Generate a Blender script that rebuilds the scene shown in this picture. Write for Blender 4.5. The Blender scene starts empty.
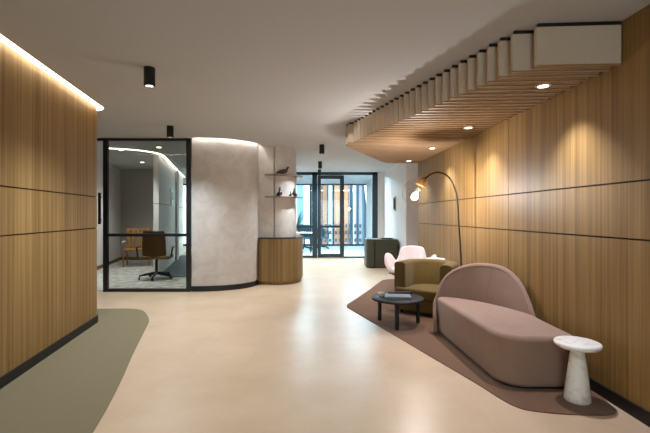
import bpy, bmesh, math, random
from mathutils import Vector, Matrix
random.seed(4)
S = bpy.context.scene
COL = S.collection
PI = math.pi
CEIL = 2.70

# ------------------------------------------------------------------ materials
def srgb(r, g, b):
    f = lambda c: (c/255/12.92) if c/255 <= .04045 else ((c/255+.055)/1.055)**2.4
    return (f(r), f(g), f(b), 1)

def nt(name):
    m = bpy.data.materials.new(name); m.use_nodes = True
    t = m.node_tree
    for n in list(t.nodes): t.nodes.remove(n)
    o = t.nodes.new('ShaderNodeOutputMaterial')
    return m, t, o

def plain(name, col, rough=.5, metal=0, spec=.5, bump=0, bscale=200, var=0, vscale=4, sheen=0, coat=0):
    m, t, o = nt(name)
    b = t.nodes.new('ShaderNodeBsdfPrincipled')
    b.inputs['Base Color'].default_value = col
    b.inputs['Roughness'].default_value = rough
    b.inputs['Metallic'].default_value = metal
    b.inputs['Specular IOR Level'].default_value = spec
    b.inputs['Sheen Weight'].default_value = sheen
    b.inputs['Coat Weight'].default_value = coat
    tc = t.nodes.new('ShaderNodeTexCoord')
    if var:
        n = t.nodes.new('ShaderNodeTexNoise'); n.inputs['Scale'].default_value = vscale; n.inputs['Detail'].default_value = 6
        t.links.new(tc.outputs['Object'], n.inputs['Vector'])
        r = t.nodes.new('ShaderNodeValToRGB')
        c = col
        r.color_ramp.elements[0].position = .3; r.color_ramp.elements[1].position = .7
        r.color_ramp.elements[0].color = (c[0]*(1-var), c[1]*(1-var), c[2]*(1-var), 1)
        r.color_ramp.elements[1].color = (min(1, c[0]*(1+var)), min(1, c[1]*(1+var)), min(1, c[2]*(1+var)), 1)
        t.links.new(n.outputs['Fac'], r.inputs['Fac']); t.links.new(r.outputs['Color'], b.inputs['Base Color'])
    if bump:
        n2 = t.nodes.new('ShaderNodeTexNoise'); n2.inputs['Scale'].default_value = bscale; n2.inputs['Detail'].default_value = 3
        t.links.new(tc.outputs['Object'], n2.inputs['Vector'])
        bp = t.nodes.new('ShaderNodeBump'); bp.inputs['Strength'].default_value = bump; bp.inputs['Distance'].default_value = .01
        t.links.new(n2.outputs['Fac'], bp.inputs['Height']); t.links.new(bp.outputs['Normal'], b.inputs['Normal'])
    t.links.new(b.outputs[0], o.inputs[0])
    return m

def wood(name, dark, mid, light, rough=.5, sxy=22, sz=.7, axis=2, spec=.3):
    """straight veneer grain running along one axis: narrow strips plus fine streaks"""
    m, t, o = nt(name)
    b = t.nodes.new('ShaderNodeBsdfPrincipled'); b.inputs['Roughness'].default_value = rough
    b.inputs['Specular IOR Level'].default_value = spec
    tc = t.nodes.new('ShaderNodeTexCoord')
    def noise(k, kz, det):
        mp = t.nodes.new('ShaderNodeMapping'); s = [k, k, k]; s[axis] = kz
        mp.inputs['Scale'].default_value = s
        n = t.nodes.new('ShaderNodeTexNoise'); n.inputs['Scale'].default_value = 1; n.inputs['Detail'].default_value = det
        n.inputs['Roughness'].default_value = .6
        t.links.new(tc.outputs['Object'], mp.inputs['Vector']); t.links.new(mp.outputs['Vector'], n.inputs['Vector'])
        return n
    a = noise(sxy, sz*.35, 2); c = noise(sxy*6, sz*1.5, 4)
    mx = t.nodes.new('ShaderNodeMath'); mx.operation = 'MULTIPLY_ADD'; mx.inputs[1].default_value = .6
    sc = t.nodes.new('ShaderNodeMath'); sc.operation = 'MULTIPLY'; sc.inputs[1].default_value = .4
    t.links.new(c.outputs['Fac'], sc.inputs[0])
    t.links.new(a.outputs['Fac'], mx.inputs[0]); t.links.new(sc.outputs[0], mx.inputs[2])
    r = t.nodes.new('ShaderNodeValToRGB')
    e = r.color_ramp.elements
    e[0].position = .34; e[0].color = dark; e[1].position = .66; e[1].color = light
    k = e.new(.5); k.color = mid
    t.links.new(mx.outputs[0], r.inputs['Fac']); t.links.new(r.outputs['Color'], b.inputs['Base Color'])
    t.links.new(b.outputs[0], o.inputs[0])
    return m

def emit(name, col, strength):
    m, t, o = nt(name)
    e = t.nodes.new('ShaderNodeEmission'); e.inputs['Color'].default_value = col; e.inputs['Strength'].default_value = strength
    t.links.new(e.outputs[0], o.inputs[0]); return m

def glass(name, tint, refl=1.0, ior=1.45, rough=.0):
    """thin clear sheet: tinted transmission plus a Fresnel mirror layer"""
    m, t, o = nt(name)
    tr = t.nodes.new('ShaderNodeBsdfTransparent'); tr.inputs['Color'].default_value = tint
    g = t.nodes.new('ShaderNodeBsdfGlossy'); g.inputs['Roughness'].default_value = rough
    f = t.nodes.new('ShaderNodeLayerWeight'); f.inputs['Blend'].default_value = .5
    pw = t.nodes.new('ShaderNodeMath'); pw.operation = 'POWER'; pw.inputs[1].default_value = 4.5
    ml = t.nodes.new('ShaderNodeMath'); ml.operation = 'MULTIPLY_ADD'; ml.inputs[1].default_value = .9*refl; ml.inputs[2].default_value = .04*refl
    mx = t.nodes.new('ShaderNodeMixShader')
    t.links.new(f.outputs['Facing'], pw.inputs[0]); t.links.new(pw.outputs[0], ml.inputs[0]); t.links.new(ml.outputs[0], mx.inputs[0])
    t.links.new(tr.outputs[0], mx.inputs[1]); t.links.new(g.outputs[0], mx.inputs[2])
    t.links.new(mx.outputs[0], o.inputs[0]); return m

def plaster(name):
    m, t, o = nt(name)
    b = t.nodes.new('ShaderNodeBsdfPrincipled'); b.inputs['Roughness'].default_value = .6
    tc = t.nodes.new('ShaderNodeTexCoord')
    n = t.nodes.new('ShaderNodeTexNoise'); n.inputs['Scale'].default_value = 3.2; n.inputs['Detail'].default_value = 9
    n.inputs['Roughness'].default_value = .62; n.inputs['Distortion'].default_value = 1.2
    t.links.new(tc.outputs['Object'], n.inputs['Vector'])
    r = t.nodes.new('ShaderNodeValToRGB'); e = r.color_ramp.elements
    e[0].position = .28; e[0].color = srgb(172, 164, 155); e[1].position = .72; e[1].color = srgb(198, 190, 182)
    t.links.new(n.outputs['Fac'], r.inputs['Fac']); t.links.new(r.outputs['Color'], b.inputs['Base Color'])
    n2 = t.nodes.new('ShaderNodeTexNoise'); n2.inputs['Scale'].default_value = 18; n2.inputs['Detail'].default_value = 5
    t.links.new(tc.outputs['Object'], n2.inputs['Vector'])
    bp = t.nodes.new('ShaderNodeBump'); bp.inputs['Strength'].default_value = .12; bp.inputs['Distance'].default_value = .02
    t.links.new(n2.outputs['Fac'], bp.inputs['Height']); t.links.new(bp.outputs['Normal'], b.inputs['Normal'])
    t.links.new(b.outputs[0], o.inputs[0]); return m

def stone_floor(name):
    m, t, o = nt(name)
    b = t.nodes.new('ShaderNodeBsdfPrincipled'); b.inputs['Roughness'].default_value = .34
    b.inputs['Specular IOR Level'].default_value = .33
    tc = t.nodes.new('ShaderNodeTexCoord')
    mp = t.nodes.new('ShaderNodeMapping'); mp.inputs['Location'].default_value = (.03, .2, 0)
    br = t.nodes.new('ShaderNodeTexBrick'); br.inputs['Scale'].default_value = 1
    br.inputs['Brick Width'].default_value = 1.2; br.inputs['Row Height'].default_value = .6
    br.inputs['Mortar Size'].default_value = .0022; br.inputs['Mortar Smooth'].default_value = .3; br.offset = 0
    br.inputs['Color1'].default_value = srgb(205, 180, 153); br.inputs['Color2'].default_value = srgb(202, 177, 149)
    br.inputs['Mortar'].default_value = srgb(196, 171, 143)
    mp.inputs['Rotation'].default_value = (0, 0, math.radians(91.6))
    t.links.new(tc.outputs['Object'], mp.inputs['Vector']); t.links.new(mp.outputs['Vector'], br.inputs['Vector'])
    n = t.nodes.new('ShaderNodeTexNoise'); n.inputs['Scale'].default_value = 1.4; n.inputs['Detail'].default_value = 8
    n.inputs['Roughness'].default_value = .6
    t.links.new(tc.outputs['Object'], n.inputs['Vector'])
    r = t.nodes.new('ShaderNodeValToRGB'); e = r.color_ramp.elements
    e[0].position = .3; e[0].color = (.82, .78, .72, 1); e[1].position = .7; e[1].color = (1.0, 1.0, 1.0, 1)
    t.links.new(n.outputs['Fac'], r.inputs['Fac'])
    mx = t.nodes.new('ShaderNodeMix'); mx.data_type = 'RGBA'; mx.blend_type = 'MULTIPLY'; mx.inputs['Factor'].default_value = 1
    t.links.new(br.outputs['Color'], mx.inputs['A']); t.links.new(r.outputs['Color'], mx.inputs['B'])
    t.links.new(mx.outputs['Result'], b.inputs['Base Color'])
    t.links.new(b.outputs[0], o.inputs[0]); return m

def marble(name):
    m, t, o = nt(name)
    b = t.nodes.new('ShaderNodeBsdfPrincipled'); b.inputs['Roughness'].default_value = .35
    tc = t.nodes.new('ShaderNodeTexCoord')
    n = t.nodes.new('ShaderNodeTexNoise'); n.inputs['Scale'].default_value = 7; n.inputs['Detail'].default_value = 7; n.inputs['Distortion'].default_value = 2
    t.links.new(tc.outputs['Object'], n.inputs['Vector'])
    r = t.nodes.new('ShaderNodeValToRGB'); e = r.color_ramp.elements
    e[0].position = .3; e[0].color = srgb(196, 186, 170); e[1].position = .5; e[1].color = srgb(232, 228, 220)
    t.links.new(n.outputs['Fac'], r.inputs['Fac']); t.links.new(r.outputs['Color'], b.inputs['Base Color'])
    t.links.new(b.outputs[0], o.inputs[0]); return m

M = {}
M['oak'] = wood('oak_veneer', srgb(107, 79, 39), srgb(134, 103, 56), srgb(154, 124, 77))
M['oak_counter'] = wood('oak_counter', srgb(98, 76, 44), srgb(126, 100, 60), srgb(148, 122, 80))
M['oak_edge'] = wood('oak_edge', srgb(130, 100, 64), srgb(150, 117, 78), srgb(168, 134, 94), axis=0, sxy=30, sz=2)
M['shelf_wood'] = wood('shelf_wood', srgb(104, 84, 62), srgb(126, 104, 80), srgb(146, 124, 98), axis=0)
M['felt'] = plain('oatmeal_felt', srgb(202, 184, 162), .95, bump=.25, bscale=420, var=.07, vscale=160, spec=.1)
M['black'] = plain('black_metal', srgb(24, 22, 22), .45, spec=.4)
M['gap'] = plain('dark_gap', srgb(26, 20, 16), .8)
M['frame'] = plain('frame_metal', srgb(22, 21, 22), .4)
M['frame_teal'] = plain('frame_teal', srgb(22, 40, 48), .4)
M['paint'] = plain('ceiling_paint', srgb(186, 187, 189), .9, spec=.1)
M['white'] = plain('white_paint', srgb(214, 208, 204), .8, spec=.2)
M['grey_wall'] = plain('grey_wall', srgb(176, 170, 164), .8, spec=.2)
M['pier'] = plain('pier_paint', srgb(206, 200, 198), .8, spec=.2)
M['plaster'] = plaster('polished_plaster')
M['floor'] = stone_floor('limestone_tiles')
M['floor_day_tint'] = plain('day_tint_floor', srgb(206, 216, 222), .35, var=.03, vscale=2)  # bluish daylight put into the office floor colour
M['facade_grey'] = plain('facade_grey', srgb(186, 176, 184), .8)
M['rug_brown'] = plain('rug_brown', srgb(108, 77, 54), 1, bump=.4, bscale=500, var=.10, vscale=260, spec=.05, sheen=.2)
M['rug_olive'] = plain('rug_olive', srgb(122, 110, 82), 1, bump=.4, bscale=500, var=.10, vscale=260, spec=.05, sheen=.2)
M['carpet'] = plain('carpet_grey', srgb(176, 172, 164), 1, bump=.5, bscale=60, var=.40, vscale=7, spec=.05)
M['carpet_teal'] = plain('carpet_teal', srgb(52, 66, 70), .7, bump=.3, bscale=90, var=.2, vscale=14)
M['mauve'] = plain('mauve_velvet', srgb(141, 115, 98), .85, var=.06, vscale=7, sheen=.15, spec=.15, bump=.08, bscale=300)
M['green'] = plain('olive_velvet', srgb(93, 75, 36), .85, var=.08, vscale=9, sheen=.1, spec=.15, bump=.08, bscale=300)
M['pink'] = plain('pink_wool', srgb(222, 208, 204), .9, var=.04, vscale=30, sheen=.2, spec=.1)
M['brown'] = plain('brown_leather', srgb(104, 82, 50), .55, var=.08, vscale=12)
M['cabinet'] = plain('dark_green_leather', srgb(64, 65, 50), .5, var=.06, vscale=8)
M['marble'] = marble('white_marble')
M['table_black'] = plain('table_black', srgb(31, 31, 33), .6, spec=.3)
M['brass'] = plain('brass', srgb(176, 136, 92), .3, metal=1)
M['bronze'] = plain('bronze_tube', srgb(70, 58, 48), .4, metal=.7)
M['bookcover'] = plain('grey_book_cover', srgb(112, 118, 122), .6)
M['paper'] = plain('paper', srgb(228, 226, 220), .8)
M['darkcover'] = plain('dark_cover', srgb(40, 38, 44), .5)
M['figurine'] = plain('black_figurine', srgb(30, 31, 36), .35)
M['wood_chair'] = wood('chair_wood', srgb(128, 88, 42), srgb(158, 112, 56), srgb(180, 134, 74))
M['chair_brown'] = plain('chair_brown', srgb(112, 80, 46), .6, var=.08, vscale=10)
M['desk_white'] = plain('desk_white', srgb(214, 218, 220), .5)
M['mesh_teal'] = plain('chair_mesh', srgb(44, 74, 84), .7)
M['leaf'] = plain('leaf', srgb(40, 74, 56), .5, var=.2, vscale=9)
M['pot'] = plain('terracotta', srgb(176, 120, 80), .8)
M['tan'] = plain('tan_facade', srgb(206, 142, 104), .8, var=.06, vscale=1)
M['white_fin'] = plain('white_fin', srgb(236, 236, 236), .6)
M['facade_dark'] = plain('facade_glass_dark', srgb(44, 66, 80), .2)
M['facade_glass'] = plain('facade_glass', srgb(150, 190, 205), .25)
M['pavement'] = plain('pavement', srgb(190, 190, 188), .9, var=.06)
M['pane'] = glass('pane_glass', (.93, .95, .94, 1), refl=.75)
M['pane_dark'] = glass('pane_smoke', (.78, .80, .77, 1), refl=.7)
M['pane_blue'] = glass('pane_blue', (.90, .96, .98, 1), refl=.6)
M['globe'] = glass('globe_glass', (.985, .98, .97, 1), refl=.8)
M['led'] = emit('led_warm', (1, .86, .66, 1), 8)
M['led_soft'] = emit('led_soft', (1, .96, .90, 1), 45)
M['led_room'] = emit('led_room', (1, .95, .86, 1), 6)
M['fill_office'] = emit('fill_office', (.70, .90, 1, 1), 520)  # glow of the added office fill lights
M['lens'] = emit('lamp_lens', (1, .88, .72, 1), 14)
M['lens_dim'] = emit('lamp_lens_soft', (1, .88, .72, 1), 5)
M['bulb'] = emit('bulb', (1, .88, .70, 1), 22)

# ------------------------------------------------------------------ mesh helpers
class MB:
    def __init__(s): s.bm = bmesh.new()
    def face(s, vs, mi=0):
        try:
            f = s.bm.faces.new(vs); f.material_index = mi; return f
        except ValueError: return None
    def prism(s, poly, z0, z1, mi=0, mi_top=None):
        a = sum(poly[i][0]*poly[(i+1) % len(poly)][1]-poly[(i+1) % len(poly)][0]*poly[i][1] for i in range(len(poly)))
        if a < 0: poly = poly[::-1]
        n = len(poly)
        lo = [s.bm.verts.new((p[0], p[1], z0)) for p in poly]
        hi = [s.bm.verts.new((p[0], p[1], z1)) for p in poly]
        s.face(lo[::-1], mi); s.face(hi, mi if mi_top is None else mi_top)
        for i in range(n): s.face([lo[i], lo[(i+1) % n], hi[(i+1) % n], hi[i]], mi)
        return s
    def box(s, x0, x1, y0, y1, z0, z1, mi=0):
        return s.prism([(x0, y0), (x1, y0), (x1, y1), (x0, y1)], z0, z1, mi)
    def obox(s, c, size, rot=None, mi=0):
        """box centred at c, size full, optional rotation matrix"""
        R = rot or Matrix.Identity(3)
        vs = []
        for dx in (-.5, .5):
            for dy in (-.5, .5):
                for dz in (-.5, .5):
                    vs.append(s.bm.verts.new(Vector(c)+R @ Vector((dx*size[0], dy*size[1], dz*size[2]))))
        for q in ((0, 1, 3, 2), (4, 6, 7, 5), (0, 4, 5, 1), (2, 3, 7, 6), (0, 2, 6, 4), (1, 5, 7, 3)):
            s.face([vs[i] for i in q], mi)
        return s
    def lathe(s, prof, c=(0, 0, 0), n=32, mi=0):
        rings = []
        for r, z in prof:
            if r < 1e-5: rings.append([s.bm.verts.new((c[0], c[1], c[2]+z))])
            else: rings.append([s.bm.verts.new((c[0]+r*math.cos(2*PI*k/n), c[1]+r*math.sin(2*PI*k/n), c[2]+z)) for k in range(n)])
        for a, b in zip(rings, rings[1:]):
            for k in range(n):
                k2 = (k+1) % n
                if len(a) == 1 and len(b) == 1: continue
                if len(a) == 1: s.face([a[0], b[k2], b[k]], mi)
                elif len(b) == 1: s.face([a[k], a[k2], b[0]], mi)
                else: s.face([a[k], a[k2], b[k2], b[k]], mi)
        if len(rings[0]) > 1: s.face(rings[0][::-1], mi)
        if len(rings[-1]) > 1: s.face(rings[-1], mi)
        return s
    def tube(s, pts, r, n=10, mi=0, cap=True):
        pts = [Vector(p) for p in pts]; rs = r if isinstance(r, (list, tuple)) else [r]*len(pts)
        rings = []; up = None
        for i, p in enumerate(pts):
            d = (pts[min(i+1, len(pts)-1)]-pts[max(i-1, 0)]).normalized()
            if up is None: up = Vector((0, 0, 1)) if abs(d.z) < .9 else Vector((1, 0, 0))
            a = d.cross(up)
            if a.length < 1e-4: a = d.cross(Vector((0, 1, 0)))
            a.normalize(); b = d.cross(a).normalized(); up = a.cross(d) if False else -b if b.dot(up) < 0 else b
            b = up; a = d.cross(b).normalized()
            rings.append([s.bm.verts.new(p+(a*math.cos(2*PI*k/n)+b*math.sin(2*PI*k/n))*rs[i]) for k in range(n)])
        for A, B in zip(rings, rings[1:]):
            for k in range(n): s.face([A[k], A[(k+1) % n], B[(k+1) % n], B[k]], mi)
        if cap: s.face(rings[0][::-1], mi); s.face(rings[-1], mi)
        return s
    def grid(s, rows, mi=0, closed=False):
        V = [[s.bm.verts.new(p) for p in r] for r in rows]
        for i in range(len(V)-1):
            n = len(V[i])
            for k in range(n if closed else n-1):
                s.face([V[i][k], V[i][(k+1) % n], V[i+1][(k+1) % n], V[i+1][k]], mi if not callable(mi) else mi(i, k))
        return V
    def build(s, name, mats, parent=None, smooth=False, bevel=0, seg=2, ang=35, loc=None, sub=0):
        bmesh.ops.recalc_face_normals(s.bm, faces=s.bm.faces)
        me = bpy.data.meshes.new(name); s.bm.to_mesh(me); s.bm.free()
        for m in (mats if isinstance(mats, (list, tuple)) else [mats]): me.materials.append(m)
        if smooth:
            for p in me.polygons: p.use_smooth = True
            me.set_sharp_from_angle(angle=math.radians(ang))
        o = bpy.data.objects.new(name, me); COL.objects.link(o)
        if parent: o.parent = parent
        if loc: o.location = loc
        if bevel:
            b = o.modifiers.new('Bevel', 'BEVEL'); b.width = bevel; b.segments = seg; b.limit_method = 'ANGLE'
            b.angle_limit = math.radians(40); b.harden_normals = False
        if sub:
            b = o.modifiers.new('Subd', 'SUBSURF'); b.levels = sub; b.render_levels = sub
        return o

def tag(o, label=None, cat=None, group=None, kind=None):
    if label: o['label'] = label
    if cat: o['category'] = cat
    if group: o['group'] = group
    if kind: o['kind'] = kind
    return o
def thing(name, label, cat, loc=(0, 0, 0), rz=0, group=None):
    o = bpy.data.objects.new(name, None); COL.objects.link(o); o.empty_display_size = .1
    o.location = loc; o.rotation_euler = (0, 0, rz)
    return tag(o, label, cat, group)
def struct(o): o['kind'] = 'structure'; return o
def copy_tree(o, parent=None):
    c = o.copy(); COL.objects.link(c)
    if parent: c.parent = parent
    for ch in list(o.children): copy_tree(ch, c)
    return c

def arc(cx, cy, r, a0, a1, n=10, ry=None):
    ry = r if ry is None else ry
    return [(cx+r*math.cos(math.radians(a0+(a1-a0)*k/n)), cy+ry*math.sin(math.radians(a0+(a1-a0)*k/n))) for k in range(n+1)]
def rrect(x0, x1, y0, y1, rs, n=8):
    """rounded rectangle, radii (x0y0, x1y0, x1y1, x0y1)"""
    a, b, c, d = rs
    return arc(x0+a, y0+a, a, 180, 270, n)+arc(x1-b, y0+b, b, 270, 360, n)+arc(x1-c, y1-c, c, 0, 90, n)+arc(x0+d, y1-d, d, 90, 180, n)
def offset(poly, d, closed=True):
    """move every edge of a polyline to its left by d"""
    n = len(poly); out = []
    for i in range(n):
        p = Vector(poly[i]); a = Vector(poly[(i-1) % n]) if (closed or i > 0) else None
        b = Vector(poly[(i+1) % n]) if (closed or i < n-1) else None
        ns = []
        if a is not None and (p-a).length > 1e-6: t = (p-a).normalized(); ns.append(Vector((-t.y, t.x)))
        if b is not None and (b-p).length > 1e-6: t = (b-p).normalized(); ns.append(Vector((-t.y, t.x)))
        if len(ns) == 2:
            m = ns[0]+ns[1]; m = m/max(.3, m.dot(ns[0])) if m.length > 1e-6 else ns[0]
        else: m = ns[0]
        out.append((p.x+m.x*d, p.y+m.y*d))
    return out
def catmull(pts, n=8):
    out = []
    P = [Vector(p) for p in pts]
    for i in range(len(P)-1):
        a = P[max(i-1, 0)]; b = P[i]; c = P[i+1]; d = P[min(i+2, len(P)-1)]
        for k in range(n):
            t = k/n
            out.append(.5*((2*b)+(c-a)*t+(2*a-5*b+4*c-d)*t*t+(3*b-a-3*c+d)*t**3))
    out.append(P[-1]); return out

# ------------------------------------------------------------------ the setting
RW = lambda y: 2.160-.0325*y                 # face of the right-hand panelled wall
PX = lambda y: -2.52-.178*(y-3.103)         # face of the left-hand panelled pod
Z1, Z2 = 1.186, 1.576                        # heights of the two shadow grooves
END = 8.15

b = MB(); b.box(-9.6, 2.6, -3.2, 17.6, -.12, 0); struct(b.build('floor', M['floor']))

b = MB(); b.box(-1.25, 1.8, 12.68, 17.36, 0, .01); struct(b.build('floor_office', M['floor_day_tint']))
# right wall: oak panels with grooves over a dark backing
b = MB()
b.prism([(RW(-3)+.014, -3), (2.45, -3), (2.45, END), (RW(END)+.014, END-.002)], 0, 2.9, 1)
js = [-3, -1.3, .6, 2.5, 4.394, 6.235, END]
for y0, y1 in zip(js, js[1:]):
    for z0, z1 in ((.0, Z1-.006), (Z1+.006, Z2-.006), (Z2+.006, 2.9)):
        ya, yb = y0+.004, y1-(.004 if y1 < END else 0)
        b.prism([(RW(ya), ya), (RW(ya)+.016, ya), (RW(yb)+.016, yb), (RW(yb), yb)], z0, z1, 0)
struct(b.build('wall_right', [M['oak'], M['gap']]))
b = MB(); b.prism([(RW(-3)-.014, -3), (RW(-3)+.01, -3), (RW(END)+.01, END), (RW(END)-.014, END)], 0, .088)
struct(b.build('baseboard_right', M['black']))

# left pod with a rounded end
PY = 5.12
cx, cy, cr = PX(PY-.16)-.16, PY-.16, .16
pod = [(PX(-3), -3), (PX(2), 2), (PX(PY-.2), PY-.2)]+arc(cx, cy, cr, 8, 90, 10)+[(-9.4, PY), (-9.4, -3)]
podin = offset(pod, .014)
b = MB(); b.prism(podin, 0, 2.92, 1)
for z0, z1 in ((0, Z1-.006), (Z1+.006, Z2-.006), (Z2+.006, 2.92)): b.prism(pod, z0, z1, 0)
struct(b.build('wall_left', [M['oak'], M['gap']], smooth=True, ang=20))
b = MB(); b.prism(offset(pod, -.014), 0, .09); struct(b.build('baseboard_left', M['black'], smooth=True, ang=20))

# curved plaster wall
CW = [(-2.35, 7.06)]+arc(-2.24, 7.80, .93, -90, 0, 22, .74)[0:]+[(-1.31, 8.5)]
CWi = offset(CW, .10, closed=False)
b = MB(); b.prism(CW+CWi[::-1], 0, 2.92); struct(b.build('wall_curved', M['plaster'], smooth=True, ang=25))
o1 = offset(CW, -.014, closed=False); o2 = offset(CW, .02, closed=False)
b = MB(); b.prism(o1[:-1]+o2[:-1][::-1], 0, .095); struct(b.build('baseboard_curved', M['black'], smooth=True, ang=25))

# column beside it: flat left face, rounded right-hand corner, recessed seam
colp = [(-1.36, 7.86), (-1.008, 7.86)]
b = MB(); b.prism([(-1.36, 7.86), (-1.008, 7.86), (-1.008, 8.62), (-1.36, 8.62)], .909, 2.9)
b.prism([(-.986, 7.86)]+arc(-.96, 8.20, .345, -90, 0, 16, .34)+[(-.615, 8.62), (-.986, 8.62)], .909, 2.9)
b.box(-1.01, -.985, 7.91, 8.62, .909, 2.9)
struct(b.build('column', M['plaster'], smooth=True, ang=25))

# ceiling with light slots along the pod and along the curved wall
SL = .075
podc = [(PX(-3)+SL, -3), (PX(2)+SL, 2), (PX(PY-.2)+SL, PY-.2)]+arc(cx, cy, cr+SL, 8, 90, 10)+[(-9.5, PY+SL)]
cwo = offset(CW, -SL, closed=False)
cwo = [(-2.35, 7.0)]+cwo[1:-1]+[(-1.22, 7.9)]
A = [(2.3, -3), (2.3, 17.55), (-1.22, 17.55)]+cwo[::-1]+[(-9.5, 7.0)]+podc[::-1]
b = MB(); b.prism(A, CEIL, CEIL+.02)
b.prism([(-9.5, 7.0), (-2.37, 7.0), (-2.37, 8.5), (-1.22, 8.5), (-1.22, 17.55), (-9.5, 17.55)], CEIL, CEIL+.02)
b.box(-9.6, 2.6, -3.2, 17.6, 2.93, 3.05)
struct(b.build('ceiling', M['paint']))

# enclosing walls, pier and window wall
b = MB()
b.box(-9.6, -1.0, -3.2, -3.0, 0, 2.93); b.box(1.8, 2.6, -3.2, -3.0, 0, 2.93); b.box(-1.0, 1.8, -3.2, -3.0, 0, .3); b.box(-1.0, 1.8, -3.2, -3.0, 2.5, 2.93)
struct(b.build('wall_rear', M['white']))
g4 = bpy.data.objects.new('fill_window_rear', None); COL.objects.link(g4); struct(g4)  # added glazed opening, unseen behind the camera, for soft frontal light
b = MB()
for x0, x1 in ((-1.0, -.94), (.37, .43), (1.74, 1.8)): b.box(x0, x1, -3.14, -3.06, .3, 2.5)
b.box(-1, 1.8, -3.14, -3.06, .3, .36); b.box(-1, 1.8, -3.14, -3.06, 2.44, 2.5)
b.build('window_frame', M['frame'], g4)
b = MB(); b.box(-.95, 1.75, -3.105, -3.095, .35, 2.45); b.build('window_pane', M['pane'], g4)
b = MB(); b.box(-9.6, -9.4, -3.0, 17.4, 0, 2.93); struct(b.build('wall_far_left', M['white']))
b = MB()
b.prism([(1.93, 9.5), (2.45, 9.5), (2.45, 17.4), (1.80, 17.4), (1.80, 12.62), (1.855, 12.62)], 0, 2.8)
b.box(2.3, 2.45, END, 9.5, 0, 2.8)
struct(b.build('wall_pier', M['pier']))
b = MB(); b.box(1.66, 1.87, 12.55, 12.72, 0, 2.72); struct(b.build('wall_beside_door', M['pier']))
b = MB(); b.prism([(1.916, 9.488), (2.3, 9.488), (2.3, 9.5), (1.93, 9.5), (1.857, 12.55), (1.843, 12.55)], 0, .07)
struct(b.build('baseboard_pier', M['white']))

# meeting room walls
b = MB(); b.prism([(-4.89, 7.06), (-6.12, 12.02), (-6.3, 12.02), (-5.07, 7.06)], 0, CEIL); struct(b.build('wall_meeting_left', M['white']))
b = MB(); b.box(-6.2, -4.40, 11.92, 12.05, 0, CEIL); struct(b.build('wall_meeting_back', M['grey_wall']))
mw = [(-3.70, 8.90), (-5.04, 14.2)]
b = MB()
for z0, z1 in ((0, 1.60), (1.612, CEIL)):
    b.prism([(-3.70, 8.90), (-5.04, 14.2), (-5.16, 14.2), (-3.82, 8.90)], z0, z1)
b.prism([(-3.71, 8.91), (-5.04, 14.19), (-5.15, 14.19), (-3.81, 8.91)], 1.59, 1.62, 1)
struct(b.build('wall_meeting_right', [M['white'], M['gap']]))
b = MB(); b.prism([(-4.88, 7.1), (-6.1, 11.92), (-4.43, 11.92), (-4.43, 11.90), (-6.085, 11.90), (-4.865, 7.1)], 0, .1)
struct(b.build('baseboard_meeting', M['chair_brown']))
b = MB(); b.prism([(-2.36, 7.08), (-4.89, 7.08), (-6.1, 11.92), (-4.4, 11.92), (-3.8, 8.9), (-3.7, 8.9), (-5.04, 14.2), (-5.1, 17.3), (-2.36, 17.3)], 0, .012)
struct(b.build('floor_meeting', M['carpet']))
b = MB(); b.prism(catmull([(-3.66, 8.86, 0), (-3.2, 8.62, 0), (-2.7, 8.8, 0), (-2.6, 10.5, 0), (-2.6, 13, 0), (-4.75, 13.2, 0)], 6) and [tuple(v[:2]) for v in catmull([(-3.66, 8.86, 0), (-3.2, 8.62, 0), (-2.7, 8.8, 0), (-2.6, 10.5, 0), (-2.6, 13, 0), (-4.75, 13.2, 0)], 6)], .012, .02)
tag(b.build('runner_rug', M['carpet_teal']), 'dark teal floor runner beside the meeting room wall, seen through glass', 'rug')

# glass partition (left)
def rail(b, x0, x1, z0, z1, y=7.05, d=.05, mi=0): b.box(x0, x1, y-d/2, y+d/2, z0, z1, mi)
g = bpy.data.objects.new('window_1', None); COL.objects.link(g); struct(g)
b = MB()
rail(b, -3.90, -3.82, 0, CEIL); rail(b, -2.44, -2.36, 0, CEIL)
rail(b, -4.9, -2.36, 2.655, CEIL); rail(b, -3.82, -2.44, 0, .055); rail(b, -3.82, -2.44, .972, 1.024)
b.build('window_frame', M['frame'], g)
b = MB(); b.box(-3.82, -2.44, 7.045, 7.055, .05, 2.66); b.build('window_pane', M['pane_dark'], g)
d = bpy.data.objects.new('door_1', None); COL.objects.link(d); struct(d)
b = MB(); b.box(-4.88, -3.905, 7.045, 7.057, .015, 2.65); b.build('door_pane', M['pane'], d)
b = MB(); b.box(-3.965, -3.925, 6.985, 7.01, 1.19, 1.74); b.box(-3.955, -3.935, 7.01, 7.045, 1.25, 1.28); b.box(-3.955, -3.935, 7.01, 7.045, 1.65, 1.68)
b.build('door_handle', M['black'], d)

# far glazed screen with door
FY = 12.63
g = bpy.data.objects.new('window_2', None); COL.objects.link(g); struct(g)
b = MB()
for x0, x1 in ((-1.25, -1.17), (-.40, -.245), (1.49, 1.66)): rail(b, x0, x1, 0, CEIL, FY, .09)
rail(b, -1.2, 1.66, 2.61, CEIL, FY, .09); rail(b, -1.2, -.4, 0, .07, FY, .09); rail(b, -1.2, -.4, .95, 1.02, FY, .06)
rail(b, .60, 1.5, 0, .045, FY, .09)
b.build('window_frame', M['frame_teal'], g)
b = MB(); b.box(-1.2, -.4, FY-.006, FY+.006, .05, 2.62); b.build('window_pane', M['pane_blue'], g)
b = MB(); b.box(.60, 1.5, FY-.006, FY+.006, .05, 2.62); b.build('window_pane', M['pane_blue'], g)
d = bpy.data.objects.new('door_2', None); COL.objects.link(d); struct(d)
b = MB()
rail(b, -.235, -.13, .01, 2.60, FY, .06); rail(b, .47, .60, .01, 2.60, FY, .06); rail(b, -.14, .48, 2.49, 2.60, FY, .06)
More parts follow.
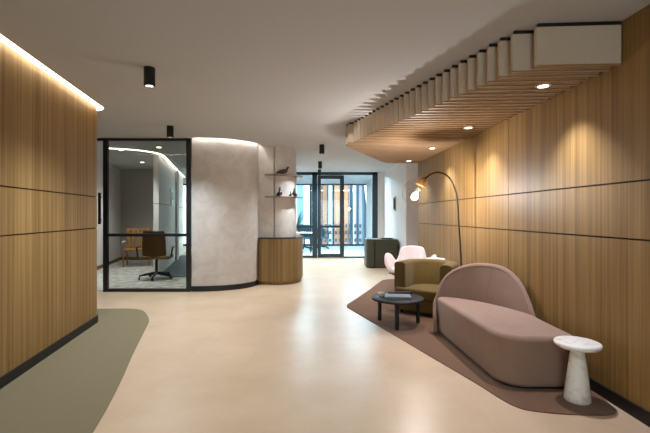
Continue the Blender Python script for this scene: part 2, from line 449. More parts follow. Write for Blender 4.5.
rail(b, -.14, .48, .01, .13, FY, .06); rail(b, -.14, .48, .95, 1.02, FY, .06)
b.build('door_frame', M['frame_teal'], d)
b = MB(); b.box(-.135, .475, FY-.006, FY+.006, .12, 2.50); b.build('door_pane', M['pane_blue'], d)
b = MB(); b.tube([(.53, FY-.03, 1.0), (.53, FY-.09, 1.0), (.53, FY-.09, 1.35), (.53, FY-.03, 1.35)], .014); b.build('door_handle', M['frame_teal'], d, smooth=True)
b = MB(); b.box(-1.33, -1.25, FY-.05, FY+.05, 0, CEIL); b.box(-1.33, -1.25, 8.5, FY, 0, CEIL); struct(b.build('wall_far_side', M['pier']))

# facade glazing of the far room
g = bpy.data.objects.new('window_3', None); COL.objects.link(g); struct(g)
WY = 17.4
b = MB()
b.box(-9.4, 1.85, WY-.05, WY+.05, 0, .09); b.box(-9.4, 1.85, WY-.05, WY+.05, 2.64, 2.72)
for x in (-8.2, -6.7, -5.2, -3.7, -2.2, -.62, .37, 1.88): b.box(x-.035, x+.035, WY-.06, WY+.06, 0, 2.7)
b.build('window_frame', M['frame_teal'], g)
b = MB(); b.box(-9.4, 1.85, WY-.005, WY+.005, .06, 2.68); b.build('window_pane', M['pane_blue'], g)

# ------------------------------------------------------------------ outside
b = MB(); b.box(-40, 30, 17.7, 60, -4.2, -4); struct(b.build('ground', M['pavement']))
ob = thing('office_building', 'tan and white striped building seen through the far windows', 'building', (0, 24, -4))
b = MB(); b.box(-16, 8, .3, 8, 0, 16); b.build('facade', M['facade_glass'], ob)
px = lambda x: (x-325)/400*24
def strip(name, x, w, mat, dep=.3, lean=0, z0=0, z1=16):
    b = MB(); X = px(x); h = w*.06/2
    if not lean: b.box(X-h, X+h, .3-dep, .32, z0, z1)
    else:
        for ya, yb in ((.3-dep, .12-dep+.3),):
            v = [b.bm.verts.new(p) for p in ((X-h-lean, ya, z0), (X+h-lean, ya, z0), (X+h+lean, ya, z1), (X-h+lean, ya, z1), (X-h-lean, yb, z0), (X+h-lean, yb, z0), (X+h+lean, yb, z1), (X-h+lean, yb, z1))]
            for q in ((0, 1, 2, 3), (7, 6, 5, 4), (0, 4, 5, 1), (2, 6, 7, 3), (1, 5, 6, 2), (0, 3, 7, 4)): b.face([v[i] for i in q])
    b.build(name, mat, ob)
for x, w in ((324.5, 7.5), (337.5, 6), (346.5, 4.5), (372, 5), (282, 6), (262, 6), (240, 7), (218, 6), (196, 6), (176, 6)):
    strip('pilaster', x, w, M['tan'], .25)
for x, w in ((349, 1.5), (355.8, 2.2), (360.5, 3.2), (367.5, 2)): strip('pilaster', x, w, M['facade_grey'], .25)
for x, w in ((306.5, 6), (330, 2.5), (354, 2.2), (295, 4), (230, 5), (186, 5)):
    strip('fin', x, w, M['white_fin'], .4)
strip('fin', 363, 3, M['white_fin'], .75, lean=-1.0)
strip('fin', 376, 3, M['white_fin'], .75, lean=1.0)
for x, w in ((322, 1.1), (327.8, 1.1), (351, 2.4), (358, 1.4), (365.5, 1.8), (341, 1.0), (313, 2), (250, 3), (206, 3)):
    strip('window_strip', x, w, M['facade_dark'], .42)
for j, z in enumerate((3.75, 4.2, 4.6)):
    for x in (321, 325.5, 330, 336, 340, 346, 350, 355, 360, 366):
        b = MB(); b.box(px(x)-.065, px(x)+.065, -.2, -.12, z, z+.2); b.build('window', M['facade_dark'], ob)

# ------------------------------------------------------------------ light fittings
def spot(name, loc, watts, ang, blend=.6, r=.04, col=(.80, .90, 1.0), parent=None, rot=(0, 0, 0)):
    l = bpy.data.lights.new(name, 'SPOT'); l.energy = watts; l.spot_size = math.radians(ang); l.spot_blend = blend
    l.shadow_soft_size = r; l.color = col
    o = bpy.data.objects.new(name, l); COL.objects.link(o); o.location = loc; o.rotation_euler = rot
    if parent: o.parent = parent
    return o
W_CYL = 165
cyl0 = thing('cylinder_downlight', 'black cylinder ceiling downlight nearest on the left, in front of the glass partition', 'downlight', (-1.61, 3.67, CEIL), group='black cylinder downlights')
b = MB(); b.lathe([(0, 0), (.049, 0), (.050, -.003), (.050, -.172), (.046, -.175), (.043, -.172), (.043, -.15), (0, -.15)], n=28)
b.build('housing', M['black'], cyl0, smooth=True)
b = MB(); b.lathe([(0, -.152), (.04, -.152), (.04, -.158), (0, -.162)], n=24); b.build('lens', M['lens'], cyl0, smooth=True)
spot('downlight_beam', (0, 0, -.176), W_CYL, 128, .8, .04, parent=cyl0)
for (x, y, lab) in ((-2.35, 6.07, 'black cylinder ceiling downlight just in front of the glass partition top rail'),
                    (-.06, 7.69, 'black cylinder ceiling downlight highest of the three near the far glass door'),
                    (-.125, 10.1, 'black cylinder ceiling downlight in the middle of the three before the glass door'),
                    (-.165, 11.9, 'small black cylinder ceiling downlight right above the far glass door'),
                    (.3, 1.2, None), (.3, -1.2, None), (-1.0, -1.6, None)):  # unlabelled ones are added out of frame to brighten the near end
    c = copy_tree(cyl0); c.location = (x, y, CEIL)
    if lab is None:
        for q in c.children:
            if q.type == 'LIGHT': q.data = q.data.copy(); q.data.energy = W_CYL*.35
    c['label'] = lab or 'added black cylinder fill downlight, unseen at the camera end'

rec0 = thing('recessed_downlight', 'glowing recessed downlight in the slatted ceiling raft, closest to the raft front', 'downlight', (1.767, 3.24, 2.394), group='downlights in the slatted raft')
b = MB(); b.lathe([(0, .012), (.055, .012), (.055, -.004), (.040, -.004), (.036, .004), (0, .004)], n=26); b.build('bezel', M['white'], rec0, smooth=True)
b = MB(); b.lathe([(0, .003), (.037, .003), (.037, -.001), (0, -.001)], n=24); b.build('lens', M['lens'], rec0)
spot('downlight_beam', (0, 0, -.01), 105, 96, .8, .03, (.82, .85, 1.0), parent=rec0)
for x, y, lab in ((1.715, 4.785, 'glowing recessed downlight in the slatted raft, second from the raft front'),
                  (1.68, 6.26, 'glowing recessed downlight in the slatted raft, third from the raft front'),
                  (1.62, 7.735, 'glowing recessed downlight at the far end of the slatted raft')):
    c = copy_tree(rec0); c.location = (x, y, 2.394); c['label'] = lab

# meeting-room ceiling lights
mr0 = thing('ceiling_spotlight', 'round recessed ceiling light in the meeting room, nearest the glass top edge', 'downlight', (-3.3, 7.95, CEIL), group='meeting room ceiling lights')
b = MB(); b.lathe([(0, 0), (.062, 0), (.062, -.008), (.045, -.008), (.045, -.003), (0, -.003)], n=24); b.build('bezel', M['white'], mr0, smooth=True)
b = MB(); b.lathe([(0, -.004), (.044, -.004), (.044, -.007), (0, -.007)], n=20); b.build('lens', M['lens'], mr0)
spot('downlight_beam', (0, 0, -.015), 130, 120, .8, .04, (.90, .96, 1), parent=mr0)
for x, y, lab in ((-4.23, 8.3, 'round recessed ceiling light under the left end of the curved light line'),
                  (-4.66, 10.2, 'round recessed ceiling light deepest in the meeting room before the grey wall')):
    c = copy_tree(mr0); c.location = (x, y, CEIL); c['label'] = lab

# added fill lights, hidden from view, that brighten the far office
for x, y, lab in ((-.6, 13.0, 'added linear fill light hidden behind the head of the far glass door'), (.9, 13.0, 'added linear fill light hidden behind the head of the right far glass pane'), (-3.6, 15.6, 'added linear fill light out of sight behind the curved plaster wall')):
    t = thing('fill_ceiling_light', lab, 'fill light', (x, y, CEIL), 0, 'added fill lights in the far office')
    b = MB(); b.box(-.6, .6, -.05, .05, -.028, .001); b.build('housing', M['white'], t)
    b = MB(); b.box(-.58, .58, -.04, .04, -.034, -.028); b.build('diffuser', M['fill_office'], t)

# light strips
path = [(PX(-2.9)+.035, -2.9), (PX(2)+.035, 2), (PX(PY-.2)+.035, PY-.2)]+arc(cx, cy, cr+.035, 8, 90, 10)+[(-4.2, PY+.035)]
def strip_mesh(path, w, z0, z1):
    a = offset(path, w/2, closed=False); c = offset(path, -w/2, closed=False)
    b = MB(); b.prism(a+c[::-1], z0, z1); return b
tag(strip_mesh(path, .062, 2.701, 2.712).build('light_strip', M['led'], smooth=True, ang=20), 'bright warm light strip in the ceiling slot above the left oak wall', 'light strip')
p2 = offset(CW, -.035, closed=False)
tag(strip_mesh([(-2.33, p2[1][1])]+p2[2:-2], .025, 2.775, 2.79).build('light_strip', M['led_soft'], smooth=True, ang=20), 'warm light strip in the ceiling slot above the curved plaster wall', 'light strip')
mp = catmull([(-4.45, 8.04, 0), (-4.05, 8.19, 0), (-3.79, 8.42, 0), (-3.66, 8.75, 0), (-3.71, 9.2, 0), (-4.1, 10.7, 0), (-4.98, 14.15, 0)], 6)
tag(strip_mesh([tuple(v[:2]) for v in mp], .05, 2.688, 2.699).build('light_strip', M['led_room'], smooth=True), 'curved white light line on the meeting room ceiling behind the glass', 'light strip')

# ------------------------------------------------------------------ slatted ceiling raft
raft = thing('ceiling_raft', 'slatted ceiling raft of parallel oatmeal felt baffles above the lounge', 'ceiling raft', (1.5, 5.4, CEIL))
XL = [(2.80, 1.508), (2.91, 1.382), (3.02, 1.332), (5.72, .41), (5.83, .335), (5.95, .305), (6.06, .315), (6.17, .35), (7.64, 1.01), (8.0, 1.20), (8.12, 1.30)]
def xl(y):
    for (a, xa), (c, xc) in zip(XL, XL[1:]):
        if a <= y <= c: return xa+(xc-xa)*(y-a)/(c-a)
    return XL[-1][1]
sl = -.06
for i in range(48):
    y = 2.817+.1115*i
    x0 = xl(y); x1 = RW(y)-.006
    L = x1-x0
    ang = math.atan(sl)
    o = bpy.data.objects.new('baffle', bpy.data.meshes.new('baffle'))
    bm = MB(); T = .034
    def slab(b, z0, z1, t, xa, xb, mi=0):
        f = lambda x: y+sl*(x-x0)
        b.prism([(xa-1.5, f(xa)-5.4), (xb-1.5, f(xb)-5.4), (xb-1.5, f(xb)+t-5.4), (xa-1.5, f(xa)+t-5.4)], z0-CEIL, z1-CEIL, mi)
    slab(bm, 2.406, 2.675, T, x0, x1); o = bm.build('baffle', M['felt'], raft, bevel=.002, seg=1)
    e = MB(); slab(e, 2.397, 2.406, T, x0, x1); e.build('bottom_edge', M['oak_edge'], o)
    r = MB(); slab(r, 2.675, CEIL, T*.6, x0+.012, x1); r.build('fixing_rail', M['black'], o)

# ------------------------------------------------------------------ rugs
rr = catmull([(2.02, 2.83, 0), (2.0, 2.745, 0), (1.90, 2.69, 0), (1.65, 2.70, 0), (1.47, 2.735, 0), (1.357, 2.79, 0), (1.29, 2.92, 0), (1.21, 3.195, 0), (.996, 3.83, 0), (.62, 4.95, 0), (.36, 5.72, 0), (.325, 5.86, 0), (.34, 6.02, 0), (.45, 6.3, 0), (.80, 7.2, 0), (1.127, 8.11, 0), (1.24, 8.3, 0), (1.4, 8.38, 0), (RW(8.12)+.005, 8.38, 0)], 6)
poly = [tuple(v[:2]) for v in rr]+[(RW(7.9)-.015, 7.9), (RW(2.95)-.02, 2.95)]
b = MB(); b.prism(poly, 0, .008); tag(b.build('lounge_rug', M['rug_brown'], smooth=True, ang=20), 'brown curved edge rug under the lounge sofa and armchairs', 'rug')
lr = [tuple(v[:2]) for v in catmull([(-1.0, .35, 0), (-1.437, 2.477, 0), (-1.90, 4.0, 0), (-2.16, 4.85, 0), (-2.262, 5.14, 0), (-2.45, 5.47, 0), (-2.62, 5.67, 0), (-2.83, 5.735, 0), (-3.1, 5.735, 0), (-4.6, 5.735, 0)], 6)]
lr = [(-.55, -2.9)]+lr+[(-4.6, PY+.02)]+[(x, y) for x, y in offset(pod, -.014)[3:14]][::-1]+[(PX(-2.9)+.02, -2.9)]
b = MB(); b.prism(lr, 0, .008); tag(b.build('corner_rug', M['rug_olive'], smooth=True, ang=20), 'grey olive carpet strip with a rounded corner along the left oak wall', 'rug')

# ------------------------------------------------------------------ sofa
sofa = thing('daybed_sofa', 'mauve velvet daybed sofa with one arched backrest against the oak wall', 'sofa', (1.62, 4.0, .008))
ox, oy = 1.62, 4.0
def loc2(p): return (p[0]-ox, p[1]-oy)
bp_ = [(1.262, 4.50, .20), (1.285, 4.585, .38), (1.375, 4.60, .615), (1.49, 4.545, .742), (1.62, 4.425, .80), (1.725, 4.28, .81), (1.80, 4.15, .785), (1.86, 4.02, .715), (1.905, 3.90, .60), (1.935, 3.80, .47), (1.948, 3.72, .34)]
cp = catmull(bp_, 7)
pl = [(v.x, v.y) for v in cp]; outp = offset(pl, .042, closed=False)
plan = arc(1.565, 3.275, .215, 188, 270, 10)+arc(1.845, 3.17, .11, 270, 358, 8)+[(1.953, 3.5)]+[(v.x+.012, v.y+.012) for v in cp[::-1] if .22 < v.z][::3]
b = MB(); b.prism([loc2(p) for p in plan], .014, .405)
b.build('seat', M['mauve'], sofa, smooth=True, bevel=.05, seg=5, ang=60)
b = MB(); b.prism([loc2(p) for p in offset(plan, .035)], 0, .016); b.build('plinth', M['black'], sofa)
rows = []
for (a, o_, v) in zip(pl, outp, cp):
    h = v.z; n = Vector((o_[0]-a[0], o_[1]-a[1]))
    sec = [(0, .02), (0, .15), (0, h-.04), (.06, h-.018), (.25, h-.003), (.5, h), (.75, h-.003), (.94, h-.018), (1, h-.04), (1, .15), (1, .02)]
    lean = lambda z: 1.5*max(0, z-.38)**1.3*.2/.042
    rows.append([(a[0]+n.x*(t+lean(z))-ox, a[1]+n.y*(t+lean(z))-oy, z) for t, z in sec])
b = MB(); V = b.grid(rows, closed=True); b.face(V[0][::-1]); b.face(V[-1])
bk = b.build('backrest', M['mauve'], sofa, smooth=True, ang=60)
# seam up the middle of the backrest
k = 7*5; a = pl[k]; h = cp[k].z
inw = Vector((a[0]-outp[k][0], a[1]-outp[k][1])).normalized()*.0005
nn = Vector((outp[k][0]-a[0], outp[k][1]-a[1]))
b = MB(); b.tube([(a[0]-ox+nn.x*(lean(z)-.01), a[1]-oy+nn.y*(lean(z)-.01), z) for z in [.39+(h-.43)*j/8 for j in range(9)]], .0025, 6); b.build('seam', M['mauve'], bk)
rim = []
for (a, v, o_) in zip(pl, cp, outp): rim.append((a[0]+(o_[0]-a[0])*(.03+lean(v.z-.03))-ox, a[1]+(o_[1]-a[1])*(.03+lean(v.z-.03))-oy, v.z-.03))
b = MB(); b.tube(rim, .0045, 6); b.build('piping', M['mauve'], bk, smooth=True)

# ------------------------------------------------------------------ marble side table
st = thing('side_table', 'small white marble pedestal side table at the near end of the sofa', 'side table', (1.83, 2.90, .008))
b = MB(); b.lathe([(0, 0), (.082, 0), (.087, .006), (.085, .03), (.066, .20), (.052, .31), (.047, .345), (.043, .35), (.043, .362), (.052, .38), (0, .385)], n=36); b.build('pedestal', M['marble'], st, smooth=True, ang=50)
b = MB(); b.lathe([(0, .382), (.10, .382), (.135, .388), (.150, .400), (.153, .412), (.148, .422), (.138, .426), (0, .427)], n=44); b.build('tabletop', M['marble'], st, smooth=True, ang=50)

# ------------------------------------------------------------------ coffee table, books
ct = thing('coffee_table', 'round black three legged coffee table on the brown rug', 'coffee table', (.895, 4.93, .008))
b = MB(); b.lathe([(0, .298), (.29, .298), (.315, .304), (.320, .315), (.316, .326), (.308, .331), (0, .331)], n=56); b.build('tabletop', M['table_black'], ct, smooth=True, ang=50)
for a in (138, 258, 10):
    b = MB(); x, y = .265*math.cos(math.radians(a)), .265*math.sin(math.radians(a)); b.lathe([(0, 0), (.023, 0), (.024, .004), (.024, .299), (0, .299)], (x, y, 0), 16); b.build('leg', M['table_black'], ct, smooth=True)
def book(name, loc, rz, w, d, h, cover, label, cat='book'):
    t = thing(name, label, cat, loc, rz)
    b = MB(); b.box(-w/2+.004, w/2-.006, -d/2+.004, d/2-.006, .004, h-.004); b.build('pages', M['paper'], t)
    b = MB(); b.box(-w/2, w/2, -d/2, d/2, 0, .004); b.box(-w/2, w/2, -d/2, d/2, h-.004, h); b.box(-w/2, w/2, -d/2, -d/2+.004, .003, h-.003); b.build('cover', cover, t)
    return t
TT = .339
book('book', (.885, 4.86, TT), math.radians(-6), .31, .20, .034, M['bookcover'], 'thick grey hardback book lying on the black coffee table')
book('notebook', (.93, 5.025, TT+.0), math.radians(4), .30, .06, .046, M['darkcover'], 'narrow dark book lying behind the grey book on the coffee table')
cup = thing('cup', 'small white cup at the left end of the grey book', 'cup', (.70, 4.99, TT))
b = MB(); b.lathe([(0, 0), (.022, 0), (.030, .012), (.034, .045), (.031, .045), (.027, .014), (0, .008)], n=24); b.build('bowl', M['paper'], cup, smooth=True)

# ------------------------------------------------------------------ olive armchair (faces local -Y)
ac = thing('tub_armchair', 'olive green velvet tub armchair between the coffee table and the arc lamp', 'armchair', (1.435, 5.56, .008), math.radians(-34))
def u_path(R, L, n=20): return [(-R, -L)]+[(R*math.cos(math.radians(180-180*k/n)), R*math.sin(math.radians(180-180*k/n))) for k in range(n+1)]+[(R, -L)]
inn = u_path(.235, .25); out = u_path(.40, .25)
b = MB(); rows = []
for p, q in zip(inn, out):
    f = lambda t: (p[0]+(q[0]-p[0])*t, p[1]+(q[1]-p[1])*t)
    rows.append([(*f(t), z) for t, z in ((0, .04), (0, .66), (.1, .686), (.3, .697), (.7, .697), (.9, .686), (1, .66), (1, .04))])
V = b.grid(rows, closed=True); b.face(V[0][::-1]); b.face(V[-1])
sh = b.build('tub_shell', M['green'], ac, smooth=True, bevel=.012, seg=3, ang=50)
b = MB(); b.prism([(-.232, .0), (-.232, -.253), (-.36, -.253)]+arc(-.31, -.28, .05, 180, 270, 5)+arc(.31, -.28, .05, 270, 360, 5)+[(.36, -.253), (.232, -.253), (.232, 0)]+arc(0, 0, .232, 0, 180, 14)[1:-1], .05, .22); b.build('seat_base', M['green'], ac, smooth=True, bevel=.02, seg=3, ang=50)
b = MB(); b.prism([(-.232, .0), (-.232, -.256), (-.36, -.256)]+arc(-.30, -.29, .06, 180, 270, 5)+arc(.30, -.29, .06, 270, 360, 5)+[(.36, -.256), (.232, -.256), (.232, 0)]+arc(0, 0, .232, 0, 180, 14)[1:-1], .222, .355); b.build('seat_cushion', M['green'], ac, smooth=True, bevel=.025, seg=4, ang=60)
for x, y in ((-.3, -.22), (.3, -.22), (-.22, .24), (.22, .24)):
    b = MB(); b.lathe([(0, 0), (.018, 0), (.022, .045), (0, .045)], (x, y, 0), 12); b.build('foot', M['black'], ac)
for x in (-.248, .248):
    b = MB(); b.tube([(x, -.252, .22), (x, -.253, .66)], .004, 6); b.build('piping', M['green'], sh)

# ------------------------------------------------------------------ pink wing chair
pc = thing('lounge_chair', 'pale pink lounge chair with flared wings behind the olive armchair', 'lounge chair', (1.48, 6.95, .008), math.radians(-22))
prof = [(-98, .50, .45), (-95, .60, .455), (-89, .655, .45), (-80, .665, .43), (-71, .63, .40), (-62, .55, .37), (-55, .53, .355), (-49, .60, .34), (-42, .72, .335), (-30, .775, .34), (0, .79, .345)]
prof += [(-a, h, r) for a, h, r in prof[-2::-1]]
pp = catmull([Vector((a, h, r)) for a, h, r in prof], 4)
rows = []
for v in pp:
    a = math.radians(90-v.x); h = v.y; r = v.z; row = []
    for t, z in ((0, .34), (0, .36+(h-.36)*.5), (0, h-.02), (.2, h-.004), (.5, h), (.8, h-.004), (1, h-.02), (1, .36+(h-.36)*.5), (1, .30)):
        rr_ = r*(.80+.20*min(1, max(0, (z-.30)/(h-.30+1e-6)))) + (t-1)*.045
        row.append((rr_*math.cos(a), rr_*math.sin(a)*.9, z))
    rows.append(row)
b = MB(); V = b.grid(rows, closed=True, mi=lambda i, k: 1 if k in (6, 7) else 0); b.face(V[0][::-1]); b.face(V[-1])
b.build('wing_back', [M['pink'], M['brown']], pc, smooth=True, ang=70)
b = MB(); b.prism(arc(0, -.02, .335, 0, 350, 35, .32), .33, .43); b.build('seat_cushion', M['pink'], pc, smooth=True, bevel=.035, seg=4, ang=60)
b = MB(); b.lathe([(0, .26), (.16, .27), (.30, .30), (.335, .33), (0, .335)], n=36); b.build('seat_shell', M['brown'], pc, smooth=True)
b = MB(); b.lathe([(0, .03), (.025, .03), (.025, .27), (0, .27)], n=16); b.build('stem', M['black'], pc, smooth=True)
for k in range(4):
    a = math.radians(45+90*k); b = MB(); b.tube([(0, 0, .05), (.15*math.cos(a), .15*math.sin(a), .04), (.30*math.cos(a), .30*math.sin(a), .012)], [.02, .016, .012], 10); b.build('base_leg', M['black'], pc, smooth=True)

# white drum table behind the olive armchair
wt = thing('side_table', 'white round side table top showing above the olive armchair back', 'side table', (1.745, 6.32, .008))
b = MB(); b.lathe([(0, .62), (.13, .62), (.15, .63), (.152, .645), (.145, .655), (0, .657)], n=36); b.build('tabletop', M['paper'], wt, smooth=True)
b = MB(); b.lathe([(0, 0), (.12, 0), (.12, .012), (.02, .03), (.018, .62), (0, .62)], n=28); b.build('pedestal', M['paper'], wt, smooth=True, ang=50)

# ------------------------------------------------------------------ arc lamp
LY = 5.30; LX = 1.80
al = thing('arc_floor_lamp', 'bronze arc floor lamp with a clear glass globe over the armchair', 'floor lamp', (LX, LY, .008))
b = MB(); b.lathe([(0, 0), (.115, 0), (.12, .006), (.118, .02), (.03, .026), (.014, .05), (0, .05)], n=32); b.build('base', M['bronze'], al, smooth=True, ang=50)
u = LY/400
PT = [(461.5, 300), (461.2, 267), (460.2, 245), (459, 227), (457.2, 199), (453.2, 185), (447.3, 176), (438, 172.3), (430, 174.7), (424.6, 180), (422.5, 183.5)]
ap = [((x-325)*u-LX, 0, 1.35-(y-215)*u-.008) for x, y in PT]
ap = catmull([(0.015, 0, .03), (.012, 0, .25)]+ap[1:], 7)
b = MB(); b.tube(ap, .0115, 12); b.build('arm', M['bronze'], al, smooth=True)
gx, gz = (416.5-325)*u-LX, 1.35+(215-193)*u-.008
R = .19
ax = Vector((.38, 0, .78)).normalized()                          # globe axis tilts towards the arm
q = Vector((0, 0, 1)).rotation_difference(ax)
gl = bpy.data.objects.new('globe_head', None)
def tilt(b):
    for v in b.bm.verts: v.co = q @ v.co + Vector((gx, 0, gz))
    return b
a0 = math.asin(.33)
b = MB(); b.lathe([(R*math.sin(a0+(PI-a0)*k/28), R*math.cos(a0+(PI-a0)*k/28)) for k in range(28)]+[(0, -R)], n=48)
fs = [f for f in b.bm.faces if len(f.verts) > 4]; bmesh.ops.delete(b.bm, geom=fs, context='FACES_ONLY')
gobj = tilt(b).build('globe', M['globe'], al, smooth=True, ang=80)
b = MB(); b.lathe([(.068, R*.93), (.066, R*1.0), (.05, R*1.1), (.02, R*1.17), (.012, R*1.25), (0, R*1.26)], n=32); tilt(b).build('cap', M['brass'], al, smooth=True, ang=50)
b = MB(); b.lathe([(.066, R*.60), (.067, R*.92), (0, R*.93)], n=32)
b.bm.faces.ensure_lookup_table(); fs = [f for f in b.bm.faces if len(f.verts) > 20 and f.calc_center_median().z < R*.7]; bmesh.ops.delete(b.bm, geom=fs, context='FACES_ONLY')
tilt(b).build('socket', M['brass'], al, smooth=True, ang=50)
b = MB(); b.lathe([(0, -.105), (.025, -.098), (.042, -.07), (.042, -.04), (.026, -.01), (.014, .0), (0, .0)], n=24); tilt(b).build('bulb', M['bulb'], al, smooth=True)
l = bpy.data.lights.new('bulb_light', 'POINT'); l.energy = 75; l.color = (1, .92, .88); l.shadow_soft_size = .035
o = bpy.data.objects.new('bulb_light', l); COL.objects.link(o); o.parent = al
pv = q @ Vector((0, 0, .018)) + Vector((gx, 0, gz)); o.location = pv

# ------------------------------------------------------------------ dark green cabinet
cb = thing('cabinet', 'low dark green leather cabinet standing before the pale pier', 'cabinet', (1.42, 10.3, 0))
b = MB(); b.prism(rrect(-.155, .44, -.13, .45, (.03, .03, .03, .03)), .02, .73); b.build('body', M['cabinet'], cb, smooth=True, bevel=.008, seg=2)
b = MB(); b.prism(rrect(-.37, -.165, -.16, .45, (.05, .01, .01, .03)), .02, .735); b.build('end_panel', M['cabinet'], cb, smooth=True, bevel=.012, seg=3)
b = MB(); b.box(-.20, -.14, -.10, .44, .03, .72); b.build('joint', M['gap'], cb)
b = MB(); b.box(-.30, .40, -.10, .4, 0, .03); b.build('plinth', M['black'], cb)
bx = tag(MB().prism(rrect(-.14, .14, -.06, .06, (.02,)*4), 0, .03).build('tray', M['figurine'], bevel=.006), 'thin dark tray lying on the dark green cabinet', 'tray'); bx.location = (1.60, 10.35, .732)

sc = thing('wall_plate', 'slim brass and black plate on the white pier side', 'wall fitting', (1.90, 10.85, 1.66), math.radians(-1.4))
b = MB(); b.box(-.018, 0, -.15, .15, -.19, .19); b.build('plate', M['brass'], sc, bevel=.003)
b = MB(); b.box(-.04, -.018, -.07, .07, -.15, .15); b.build('switch', M['black'], sc, bevel=.003)

# ------------------------------------------------------------------ curved counter, shelves, figurines
cn = thing('counter', 'curved oak counter wrapped around the plaster column', 'counter', (-.95, 8.1, 0))
front = [(-1.302, 7.86), (-1.302, 7.78), (-1.28, 7.745), (-1.2, 7.72)]+[(x, y) for x, y in arc(-.93, 8.18, .455, -100, 0, 18, .50)]
cp_ = [(x+.95, y-8.1) for x, y in front]+[(.475, .5)]
inner = [(-.352, .5)]
b = MB(); b.prism(cp_+inner, .06, .885); b.build('body', M['oak_counter'], cn, smooth=True, ang=25)
b = MB(); b.prism(offset(cp_, -.0, closed=False)+inner, .887, .905); b.build('worktop', M['table_black'], cn, smooth=True, ang=25)
ip = [((x)*.95-.005, y*.94+.012) for x, y in cp_]
b = MB(); b.prism(ip+inner, 0, .06); b.build('plinth', M['oak_counter'], cn, smooth=True, ang=25)
sh_plan = [(-1.19, 7.855), (-1.12, 7.80), (-1.03, 7.762)]+arc(-.955, 8.22, .50, -95, -5, 16, .475)+[(-.46, 8.26)]
sh_in = [(-.61, 8.26)]+[(p[0]+.004, p[1]-.003) for p in arc(-.96, 8.20, .345, 0, -90, 14, .34)]
for z, lab in ((2.115, 'curved wooden shelf on the column, upper of two'), (1.685, 'curved wooden shelf on the column, lower of two')):
    b = MB(); b.prism([(x+.9, y-8) for x, y in sh_plan+sh_in], .008, .032)
    o = b.build('wall_shelf', M['shelf_wood'], loc=(-.9, 8, z), bevel=.003, seg=1); tag(o, lab, 'shelf', 'shelves on the column')
def bird(loc, sc_, flip, pts, label, rz=0):
    b = MB(); P = catmull([Vector((x*flip*sc_, 0, z*sc_)) for x, z, r in pts], 4)
    rv = [v.x for v in catmull([Vector((r*sc_, 0, 0)) for x, z, r in pts], 4)]
    b.tube(P, [max(.0015, r) for r in rv], 12)
    o = b.build('bird_figurine', M['figurine'], smooth=True, ang=80, loc=loc); o.rotation_euler = (0, 0, rz)
    tag(o, label, 'figurine', 'black bird figurines on the shelves'); return o
low = [(-.125, .016, .006), (-.09, .028, .018), (-.04, .042, .036), (.02, .046, .043), (.06, .058, .036), (.082, .085, .02), (.092, .11, .019), (.104, .118, .015), (.128, .112, .003)]
bird((-.83, 7.80, 2.148), 1.08, 1, low, 'black duck figurine on the upper shelf of the column')
upr = [(-.062, .010, .006), (-.03, .030, .030), (.004, .046, .044), (.008, .08, .033), (.004, .115, .018), (.004, .138, .015), (.012, .152, .011), (.012, .168, .003)]
bird((-.885, 7.80, 1.718), 1.1, 1, upr, 'black upright bird figurine at the left of the lower shelf')
bird((-.60, 7.885, 1.717), 1.0, -1, upr, 'black upright bird figurine at the right end of the lower shelf', .4)
bird((-.675, 7.845, 1.717), .6, 1, upr, 'tiny black bird figurine just left of the right end one', .4)

# ------------------------------------------------------------------ meeting room furniture
wc = thing('slatted_chair', 'wooden slat back chair behind glass near the meeting room wall', 'chair', (-4.98, 10.6, .0135), math.radians(20))
for k, x in enumerate((-.24, -.12, 0, .12, .24)):
    b = MB(); b.obox((x, .26, .66), (.07, .025, .56), Matrix.Rotation(math.radians(-10), 3, 'X')); b.build('back_slat', M['wood_chair'], wc, bevel=.005)
b = MB(); b.obox((0, .31, .94), (.60, .03, .06), Matrix.Rotation(math.radians(-10), 3, 'X')); b.build('top_rail', M['wood_chair'], wc, bevel=.006)
b = MB(); b.prism(rrect(-.28, .28, -.28, .24, (.05,)*4), .40, .45); b.build('seat', M['wood_chair'], wc, bevel=.01)
for s in (-1, 1):
    b = MB(); b.obox((s*.31, -.02, .64), (.05, .5, .03)); b.build('armrest', M['desk_white'], wc, bevel=.008)
    b = MB(); b.tube([(s*.30, -.25, 0), (s*.30, -.24, .63)], .017, 8); b.build('leg', M['wood_chair'], wc, smooth=True)
    b = MB(); b.tube([(s*.27, .30, 0), (s*.27, .22, .43)], .017, 8); b.build('leg', M['wood_chair'], wc, smooth=True)

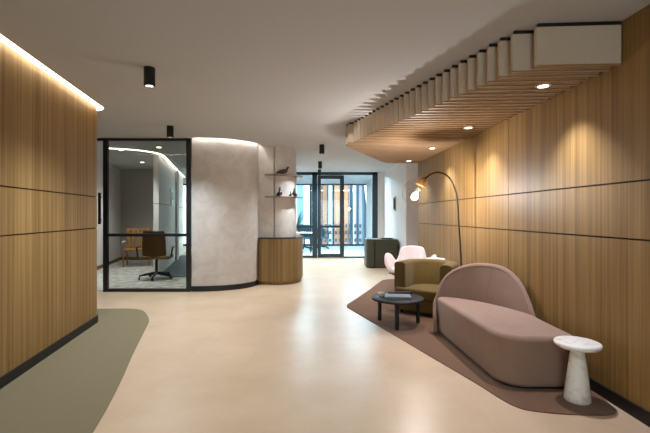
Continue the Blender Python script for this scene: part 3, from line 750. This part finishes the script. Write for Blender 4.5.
def swivel(name, label, loc, rz, bw, bh, mat, group=None, sw=.30):
    t = thing(name, label, 'office chair', loc, rz, group)
    b = MB(); rows = []
    for k in range(9):
        z = .46+bh*k/8; row = []
        for j in range(9):
            a = (j-4)/4; row.append((a*bw/2*(1-.12*(k/8)**3), .24+.05*k/8-.05*a*a, z))
        rows.append(row)
    b.grid(rows); geo = b.bm.faces[:]; bmesh.ops.solidify(b.bm, geom=geo, thickness=.05)
    b.build('backrest', mat, t, smooth=True, ang=60)
    b = MB(); b.prism(rrect(-sw, sw, -.28, .24, (.08,)*4), .42, .49); b.build('seat', mat, t, smooth=True, bevel=.02, seg=3)
    b = MB(); b.lathe([(0, .1), (.03, .1), (.03, .42), (0, .42)], n=14); b.build('gas_stem', M['black'], t, smooth=True)
    for k in range(5):
        a = 2*PI*k/5+.3; c, s_ = math.cos(a), math.sin(a)
        b = MB(); b.tube([(0, 0, .12), (.18*c, .18*s_, .10), (.33*c, .33*s_, .075)], [.032, .026, .018], 10); lg = b.build('base_leg', M['black'], t, smooth=True)
        b = MB(); b.obox((.33*c, .33*s_, .03), (.03, .06, .06), Matrix.Rotation(a, 3, 'Z')); b.build('caster', M['black'], lg, bevel=.012)
    for s in (-1, 1):
        b = MB(); b.tube([(s*(sw+.02), .16, .47), (s*(sw+.05), .16, .66), (s*(sw+.05), -.12, .67)], .016, 8); b.build('armrest', M['black'], t, smooth=True)
    return t
swivel('swivel_chair', 'brown backed swivel chair with dark star base behind the glass partition', (-3.52, 8.36, .022), math.radians(190), .46, .54, M['chair_brown'])
sg = thing('wall_sign', 'small white framed sign on the meeting room wall behind the glass', 'sign', (-4.3, 11.27, 1.83), math.atan2(-1.34, 5.3)*0+math.radians(14.2))
b = MB(); b.box(.005, .02, -.42, .42, -.20, .22); b.build('panel', M['paper'], sg)
b = MB(); b.box(.0, .03, -.45, .45, -.23, -.20); b.box(.0, .03, -.45, .45, .22, .25); b.box(0, .03, -.45, -.42, -.23, .25); b.box(0, .03, .42, .45, -.23, .25); b.build('frame', M['desk_white'], sg)
b = MB(); b.box(.02, .024, -.25, .05, -.05, .14); b.build('print', M['facade_dark'], sg)

# ------------------------------------------------------------------ far room furniture
dk = thing('office_desk', 'white desk on dark legs behind the far glass screen', 'desk', (-.95, 14.4, 0))
b = MB(); b.box(-.75, .5, -.35, .35, .70, .73); b.build('desktop', M['desk_white'], dk, bevel=.004)
for x in (-.7, .45):
    for y in (-.3, .3):
        b = MB(); b.box(x-.02, x+.02, y-.02, y+.02, 0, .70); b.build('leg', M['frame_teal'], dk)
swivel('office_chair', 'teal backed office chair on a star base behind the left glass pane', (-.80, 15.45, 0), math.radians(10), .5, .52, M['mesh_teal'], 'office chairs beyond the glass')
swivel('office_chair', 'office chair on a star base behind the glass door post', (-.16, 15.8, 0), math.radians(170), .42, .40, M['mesh_teal'], 'office chairs beyond the glass')
pt = thing('potted_plant', 'spiky leaved potted plant behind glass beside the column', 'plant', (-1.0, 13.45, 0))
b = MB(); b.lathe([(0, 0), (.12, 0), (.17, .75), (.15, .75), (.13, .70), (0, .70)], n=24); b.build('pot', M['pot'], pt, smooth=True, ang=50)
for k in range(26):
    a = k*2.4; L = .5+.4*random.random(); sp = .10+.40*random.random(); wd = .022
    b = MB(); rows = []
    for j in range(8):
        t = j/7; r = sp*t*(1+.25*t); z = .70+L*1.2*t-.45*sp*t**3
        w = wd*math.sin(PI*min(1, .15+.85*t))+.001
        rows.append([(r*math.cos(a)-w*math.sin(a), r*math.sin(a)+w*math.cos(a), z), (r*math.cos(a), r*math.sin(a), z-.006), (r*math.cos(a)+w*math.sin(a), r*math.sin(a)-w*math.cos(a), z)])
    b.grid(rows); bmesh.ops.solidify(b.bm, geom=b.bm.faces[:], thickness=.002); b.build('leaf', M['leaf'], pt, smooth=True)

# ------------------------------------------------------------------ daylight, camera, view
w = bpy.data.worlds.new('sky'); S.world = w; w.use_nodes = True
bg = w.node_tree.nodes['Background']; bg.inputs['Color'].default_value = (.76, .90, 1.0, 1); bg.inputs['Strength'].default_value = 4.2

cam = bpy.data.cameras.new('camera'); co = bpy.data.objects.new('camera', cam); COL.objects.link(co)
co.location = (0, 0, 1.35); co.rotation_euler = (PI/2, 0, 0)
cam.sensor_width = 36; cam.lens = 36*400/650; cam.shift_y = -1.5/650; cam.clip_end = 200; cam.clip_start = .02
S.camera = co
S.view_settings.view_transform = 'Standard'; S.view_settings.look = 'None'; S.view_settings.gamma = 1
S.view_settings.use_curve_mapping = False; S.view_settings.exposure = .4
S.cycles.use_denoising = True
S.cycles.max_bounces = 10; S.cycles.diffuse_bounces = 6; S.cycles.transparent_max_bounces = 16
S.cycles.sample_clamp_indirect = 6; S.cycles.caustics_reflective = False; S.cycles.caustics_refractive = False
